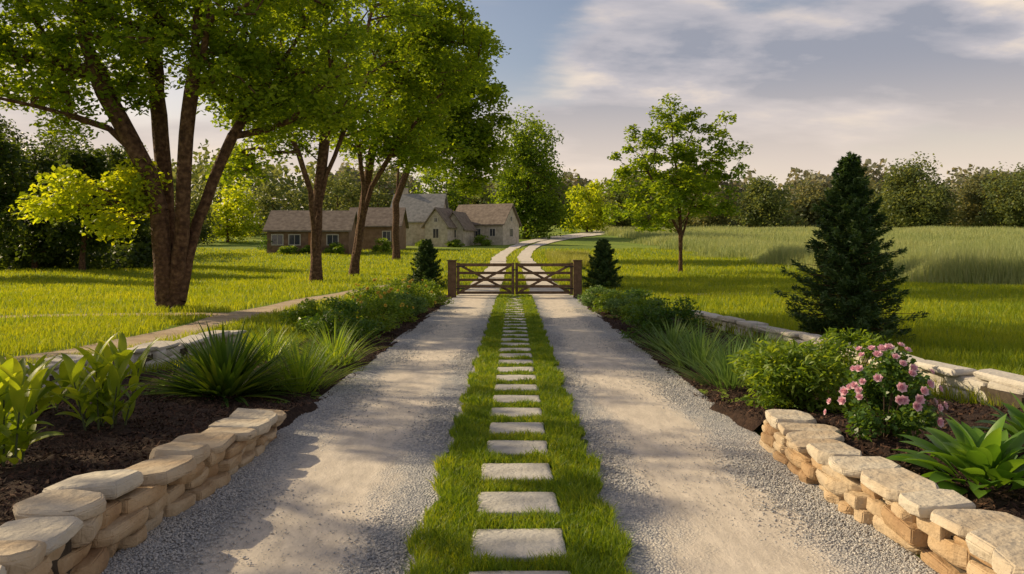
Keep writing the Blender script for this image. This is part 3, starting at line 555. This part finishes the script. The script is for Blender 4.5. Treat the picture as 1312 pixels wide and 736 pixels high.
for i,(px,py,w,h,m,fl,lab) in enumerate([(822,420,.9,.65,'shrubL',0,'light green shrub just behind the dark rounded shrub, right bed'),(803,409,1.0,.65,'sage',0,'grey-green mound shrub halfway along the right bed'),(785,402,1.0,.65,'shrubL',0,'light green shrub second from the right gatepost'),(768,394,1.1,.6,'sage',0,'grey-green shrub nearest the right gatepost'),(815,398,1.1,.7,'shrubD',0,'dark green shrub on the outer side of the right bed')]):
    shrub('green_shrub',lab,bedpt(px,py),w,h,2400,.075,m)
# ---------------------------------------------------------------- gate
GY=25.0
for s,x in ((-1,-1.97),(1,2.05)):
    r=setp(empty('gate_post',(x,GY,0)),('thick square timber gatepost at the left end of the gate' if s<0 else 'thick square timber gatepost at the right end of the gate'),'gatepost')
    part_box('post',M['wood'],r,0,0,.575,.26,.26,1.2,.015)
    part_box('post_cap',M['wood'],r,0,0,1.195,.30,.30,.045,.01)
def leafgate(label,x0,x1,hinge):
    r=setp(empty('gate_leaf',(x0 if hinge<0 else x1,GY,0)),label,'gate','two leaves of the timber gate'); ox=r.location.x; Wd=x1-x0
    for x in (x0+.045,x1-.045): part_box('stile',M['wood'],r,x-ox,0,.62,.09,.07,1.02,.006)
    for z in (.17,.37,.58,.80,1.06): part_box('rail',M['wood'],r,(x0+x1)/2-ox,0,z,Wd-.182,.035,.085 if z<1 else .10,.005)
    for sg in (-1,1):
        a=math.atan2(.86,Wd-.2)*sg
        part_box('brace',M['wood'],r,(x0+x1)/2-ox,-.036-(.0 if sg>0 else -.072),.615,math.hypot(.86,Wd-.2)-.06,.03,.075,.004,Matrix.Rotation(-a,3,'Y'))
    hx=(x0 if hinge<0 else x1)-ox
    for z in (.3,1.0): part_box('hinge',M['iron'],r,hx+(-hinge)*.10,-.052,z,.34,.012,.035,.002)
    if hinge>0: part_box('latch',M['iron'],r,x0-ox,-.05,.9,.16,.02,.04,.003)
leafgate('left leaf of the five-bar timber gate across the drive',-1.82,.025,-1)
leafgate('right leaf of the five-bar timber gate across the drive',.055,1.90,1)
# ---------------------------------------------------------------- farm buildings
def building(name,label,cx,cy,rz,w,dp,he,hr,wm,rm,wins=(),door=None,chim=None,gwin=(),zoff=-.3):
    z0=tz(cx,cy)+zoff; he-=zoff; hr-=zoff
    r=setp(empty(name,(cx,cy,z0),rz),label,'building')
    bm=bmesh.new(); a,b=w/2,dp/2
    v=[bm.verts.new(p) for p in [(-a,-b,0),(a,-b,0),(a,b,0),(-a,b,0),(-a,-b,he),(a,-b,he),(a,b,he),(-a,b,he),(-a,0,hr),(a,0,hr)]]
    for f in [(0,1,5,4),(2,3,7,6),(1,2,6,9,5),(3,0,4,8,7),(4,5,9,8),(6,7,8,9)]: bm.faces.new([v[i] for i in f])
    bmobj('wall',bm,wm,r)
    bm=bmesh.new(); o=.35; sl=(hr-he)/b; t=.16
    pts=[(-b-o,he-o*sl+.03),(0,hr+.03),(b+o,he-o*sl+.03),(b+o,he-o*sl+.03+t),(0,hr+.03+t*1.2),(-b-o,he-o*sl+.03+t)]
    L_=[bm.verts.new((-a-o,y,z)) for y,z in pts]; R_=[bm.verts.new((a+o,y,z)) for y,z in pts]
    for i in range(6): j=(i+1)%6; bm.faces.new([L_[i],L_[j],R_[j],R_[i]])
    bm.faces.new([L_[0],L_[5],L_[4],L_[1]]);bm.faces.new([L_[1],L_[4],L_[3],L_[2]]);bm.faces.new([R_[0],R_[1],R_[4],R_[5]]);bm.faces.new([R_[1],R_[2],R_[3],R_[4]])
    bmesh.ops.recalc_face_normals(bm,faces=bm.faces[:]); ro=bmobj('roof',bm,rm,r)
    if chim is not None: part_box('chimney',M['walls'],ro,chim,.3,hr+.3,.7,.7,1.6,.02)
    def window(x,y,z,ww,wh,side):
        bm=bmesh.new()
        for q in (-1,1):
            if side=='f': box_bm(bm,q*ww/2,0,0,.1,.1,wh+.1); box_bm(bm,0,0,q*wh/2,ww-.1,.1,.1)
            else: box_bm(bm,0,q*ww/2,0,.1,.1,wh+.1); box_bm(bm,0,0,q*wh/2,.1,ww-.1,.1)
        if side=='f': box_bm(bm,0,0,0,.05,.07,wh-.1)
        else: box_bm(bm,0,0,0,.07,.05,wh-.1)
        f=bmobj('window',bm,'trim',r,(x,y,z)); 
        part_box('pane',M['glass'],f,0,0,0,(ww-.1 if side=='f' else .04),(.04 if side=='f' else ww-.1),wh-.1)
    for (x,z,ww,wh) in wins: window(x,-b-.03,z-zoff,ww,wh,'f')
    for (y,z,ww,wh) in gwin: window(a+.03,y,z-zoff,ww,wh,'g')
    if door: part_box('door',M['door'],r,door[0],-b-.04,1.05-zoff,door[1],.08,2.1,.01)
    return r
def bx(px,d): return (px-658)/1000*d
building('farm_building','long low brown timber wing with brown roof, leftmost farm building',bx(402,86),86,.05,8.6,6,2.4,4.4,'wallb','roofb',wins=[(-3.2,1.35,1.2,1.1),(-1.4,1.35,1.2,1.1),(2.6,1.35,1.2,1.1)],door=(.6,1.1))
building('farm_building','dark brown timber shed between the low wing and grey cottage',bx(484,97),97,0,6.2,6,2.9,5.0,'wallb','roofb',wins=[(-1.8,1.6,1.0,1.2),(1.6,1.6,1.0,1.2)])
building('cottage','stone cottage with steep grey shingle roof',bx(538,112),112,-.12,7.0,7,3.4,7.1,'walls','roofg',wins=[(-1.6,1.8,1.0,1.3)],chim=-2.2)
building('cottage','narrow brown-gabled cottage front joined right of the grey roof',bx(568,107),107,-PI/2-.35,4.6,3.4,2.8,5.0,'walls','roofb',gwin=[(0,1.7,.9,1.3),(0,3.5,.5,.6)])
building('cottage','small gabled porch building between the grey cottage and long brown-roofed cottage',bx(588,108),108.5,-PI/2-.3,4.2,2.8,2.5,4.5,'walls','roofb',gwin=[(0,1.6,.8,1.1)])
building('cottage','pale cottage with long brown roof and gable end, rightmost farm building',bx(622,114),114,-.42,8.2,5.6,2.9,5.6,'walls','roofb',wins=[(-2.2,1.6,.9,1.1),(.2,1.6,.9,1.1),(2.5,1.6,.9,1.1)],gwin=[(0,1.6,1.0,1.2),(0,3.6,.6,.7)])
for (px,dd,w,h,lab) in [(617,108,2.6,1.9,'rounded light green hedge bush in front of the long brown-roofed cottage'),(583,104,2.0,1.2,'low bush in front of the small gabled porch'),(545,106,2.4,1.2,'low bush in front of the grey-roofed cottage'),(372,81,2.2,1.1,'low bush in front of the brown wing left end'),(395,82,2.0,.9,'low bush in front of the brown wing door'),(348,84,2.6,2.4,'dark bush at the left end of the brown wing'),(430,82,2.2,1.6,'low bush between the brown wing and dark shed'),(490,88,2.4,1.8,'rounded bush in front of the dark shed')]:
    x=bx(px,dd); shrub('hedge_bush',lab,(x,dd,tz(x,dd)),w,h,1500,.26,'shrubL' if px!=348 else 'shrubD',cat='bush')
# ---------------------------------------------------------------- light, sky, camera
EL=math.radians(28); AZ=math.radians(-66)
sd=Vector((math.sin(AZ)*math.cos(EL),math.cos(AZ)*math.cos(EL),math.sin(EL)))
su=bpy.data.lights.new('sun','SUN'); su.energy=5; su.angle=math.radians(.6); su.color=(1,.80,.50); so=bpy.data.objects.new('sun',su); C.objects.link(so); so.rotation_euler=(-sd).to_track_quat('-Z','Y').to_euler()
w=bpy.data.worlds.new('World'); bpy.context.scene.world=w; w.use_nodes=True; nt=w.node_tree; N=nt.nodes; L=nt.links; bg=N['Background']
sk=N.new('ShaderNodeTexSky'); sk.sky_type='NISHITA'; sk.sun_disc=False; sk.sun_elevation=EL; sk.sun_rotation=AZ%(2*PI); sk.dust_density=2.0; sk.air_density=1.0
def mth(op,a,b=None):
    n=N.new('ShaderNodeMath'); n.operation=op
    for i,v in enumerate((a,b)):
        if v is None: continue
        if isinstance(v,(int,float)): n.inputs[i].default_value=v
        else: L.new(v,n.inputs[i])
    return n.outputs[0]
def mrg(v,a,b,c,d_):
    n=N.new('ShaderNodeMapRange'); n.interpolation_type='SMOOTHSTEP'
    for k,q in zip(('From Min','From Max','To Min','To Max'),(a,b,c,d_)): n.inputs[k].default_value=q
    L.new(v,n.inputs[0]); return n.outputs[0]
tc=N.new('ShaderNodeTexCoord'); sp=N.new('ShaderNodeSeparateXYZ'); L.new(tc.outputs['Generated'],sp.inputs[0])
zc=mth('ADD',mth('MAXIMUM',sp.outputs[2],0),.22)
cx=mth('DIVIDE',sp.outputs[0],zc); cy=mth('DIVIDE',sp.outputs[1],zc)
cb=N.new('ShaderNodeCombineXYZ'); L.new(cx,cb.inputs[0]); L.new(cy,cb.inputs[1])
mp=N.new('ShaderNodeMapping'); L.new(cb.outputs[0],mp.inputs[0]); mp.inputs['Rotation'].default_value=(0,0,math.radians(-24)); mp.inputs['Scale'].default_value=(.8,1.6,1); mp.inputs['Location'].default_value=(1.3,.4,0)
n1=N.new('ShaderNodeTexNoise'); n1.inputs['Scale'].default_value=1.0; n1.inputs['Detail'].default_value=10; n1.inputs['Roughness'].default_value=.53; n1.inputs['Distortion'].default_value=.2; L.new(mp.outputs[0],n1.inputs[0])
az=mth('ARCTAN2',sp.outputs[0],sp.outputs[1])
q=mth('DIVIDE',mth('SUBTRACT',sp.outputs[2],mth('ADD',.195,mth('MULTIPLY',az,.09))),.07)
nb=N.new('ShaderNodeTexNoise'); nb.inputs['Scale'].default_value=6; nb.inputs['Detail'].default_value=9; nb.inputs['Roughness'].default_value=.55; mpb=N.new('ShaderNodeMapping'); mpb.inputs['Scale'].default_value=(1,1,2.6); L.new(tc.outputs['Generated'],mpb.inputs[0]); L.new(mpb.outputs[0],nb.inputs[0])
q=mth('ADD',q,mth('MULTIPLY',mth('SUBTRACT',nb.outputs[0],.5),4.2))
g=mth('MULTIPLY',mth('POWER',2.718,mth('MULTIPLY',mth('MULTIPLY',q,q),-.8)),mrg(az,-.04,.16,0,1))
mask=mrg(mth('ADD',n1.outputs[0],mth('MULTIPLY',g,.24)),.41,.60,0,.95)
n2=N.new('ShaderNodeTexNoise'); n2.inputs['Scale'].default_value=1.6; n2.inputs['Detail'].default_value=9; n2.inputs['Roughness'].default_value=.55; mp2=N.new('ShaderNodeMapping'); mp2.inputs['Location'].default_value=(.2,.35,3); L.new(mp.outputs[0],mp2.inputs[0]); L.new(mp2.outputs[0],n2.inputs[0])
cfac=mth('ADD',mth('SUBTRACT',n2.outputs[0],mth('MULTIPLY',g,.05)),mth('MULTIPLY',mth('MULTIPLY',g,q),.22))
cr=N.new('ShaderNodeValToRGB'); e=cr.color_ramp.elements; e[0].position=.36; e[0].color=(.34,.355,.42,1); e[1].position=.64; e[1].color=(.95,.80,.66,1); qq=e.new(.5); qq.color=(.56,.53,.56,1); L.new(cfac,cr.inputs[0])
sm=N.new('ShaderNodeMix'); sm.data_type='RGBA'; sm.blend_type='MULTIPLY'; sm.inputs[0].default_value=1; L.new(sk.outputs[0],sm.inputs[6]); sm.inputs[7].default_value=(.130,.115,.108,1)
mx=N.new('ShaderNodeMix'); mx.data_type='RGBA'; L.new(mask,mx.inputs[0]); L.new(sm.outputs[2],mx.inputs[6]); L.new(cr.outputs[0],mx.inputs[7])
hz=mrg(sp.outputs[2],.05,.24,.9,0)
m3=N.new('ShaderNodeMix'); m3.data_type='RGBA'; L.new(hz,m3.inputs[0]); L.new(mx.outputs[2],m3.inputs[6]); m3.inputs[7].default_value=(.92,.76,.62,1)
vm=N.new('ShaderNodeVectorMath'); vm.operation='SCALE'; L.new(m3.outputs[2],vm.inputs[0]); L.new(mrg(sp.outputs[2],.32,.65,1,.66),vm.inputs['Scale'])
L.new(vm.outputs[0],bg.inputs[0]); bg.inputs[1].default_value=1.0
cam=bpy.data.cameras.new('camera'); co=bpy.data.objects.new('camera',cam); C.objects.link(co); co.location=(0,0,H); co.rotation_euler=(PI/2,0,0)
cam.sensor_width=36; cam.lens=36*1000/1312; cam.shift_y=-48/1312; cam.shift_x=-2/1312; cam.clip_end=4000; cam.clip_start=.05
sc=bpy.context.scene; sc.camera=co; sc.view_settings.view_transform='Standard'; sc.view_settings.look='None'; sc.view_settings.exposure=0
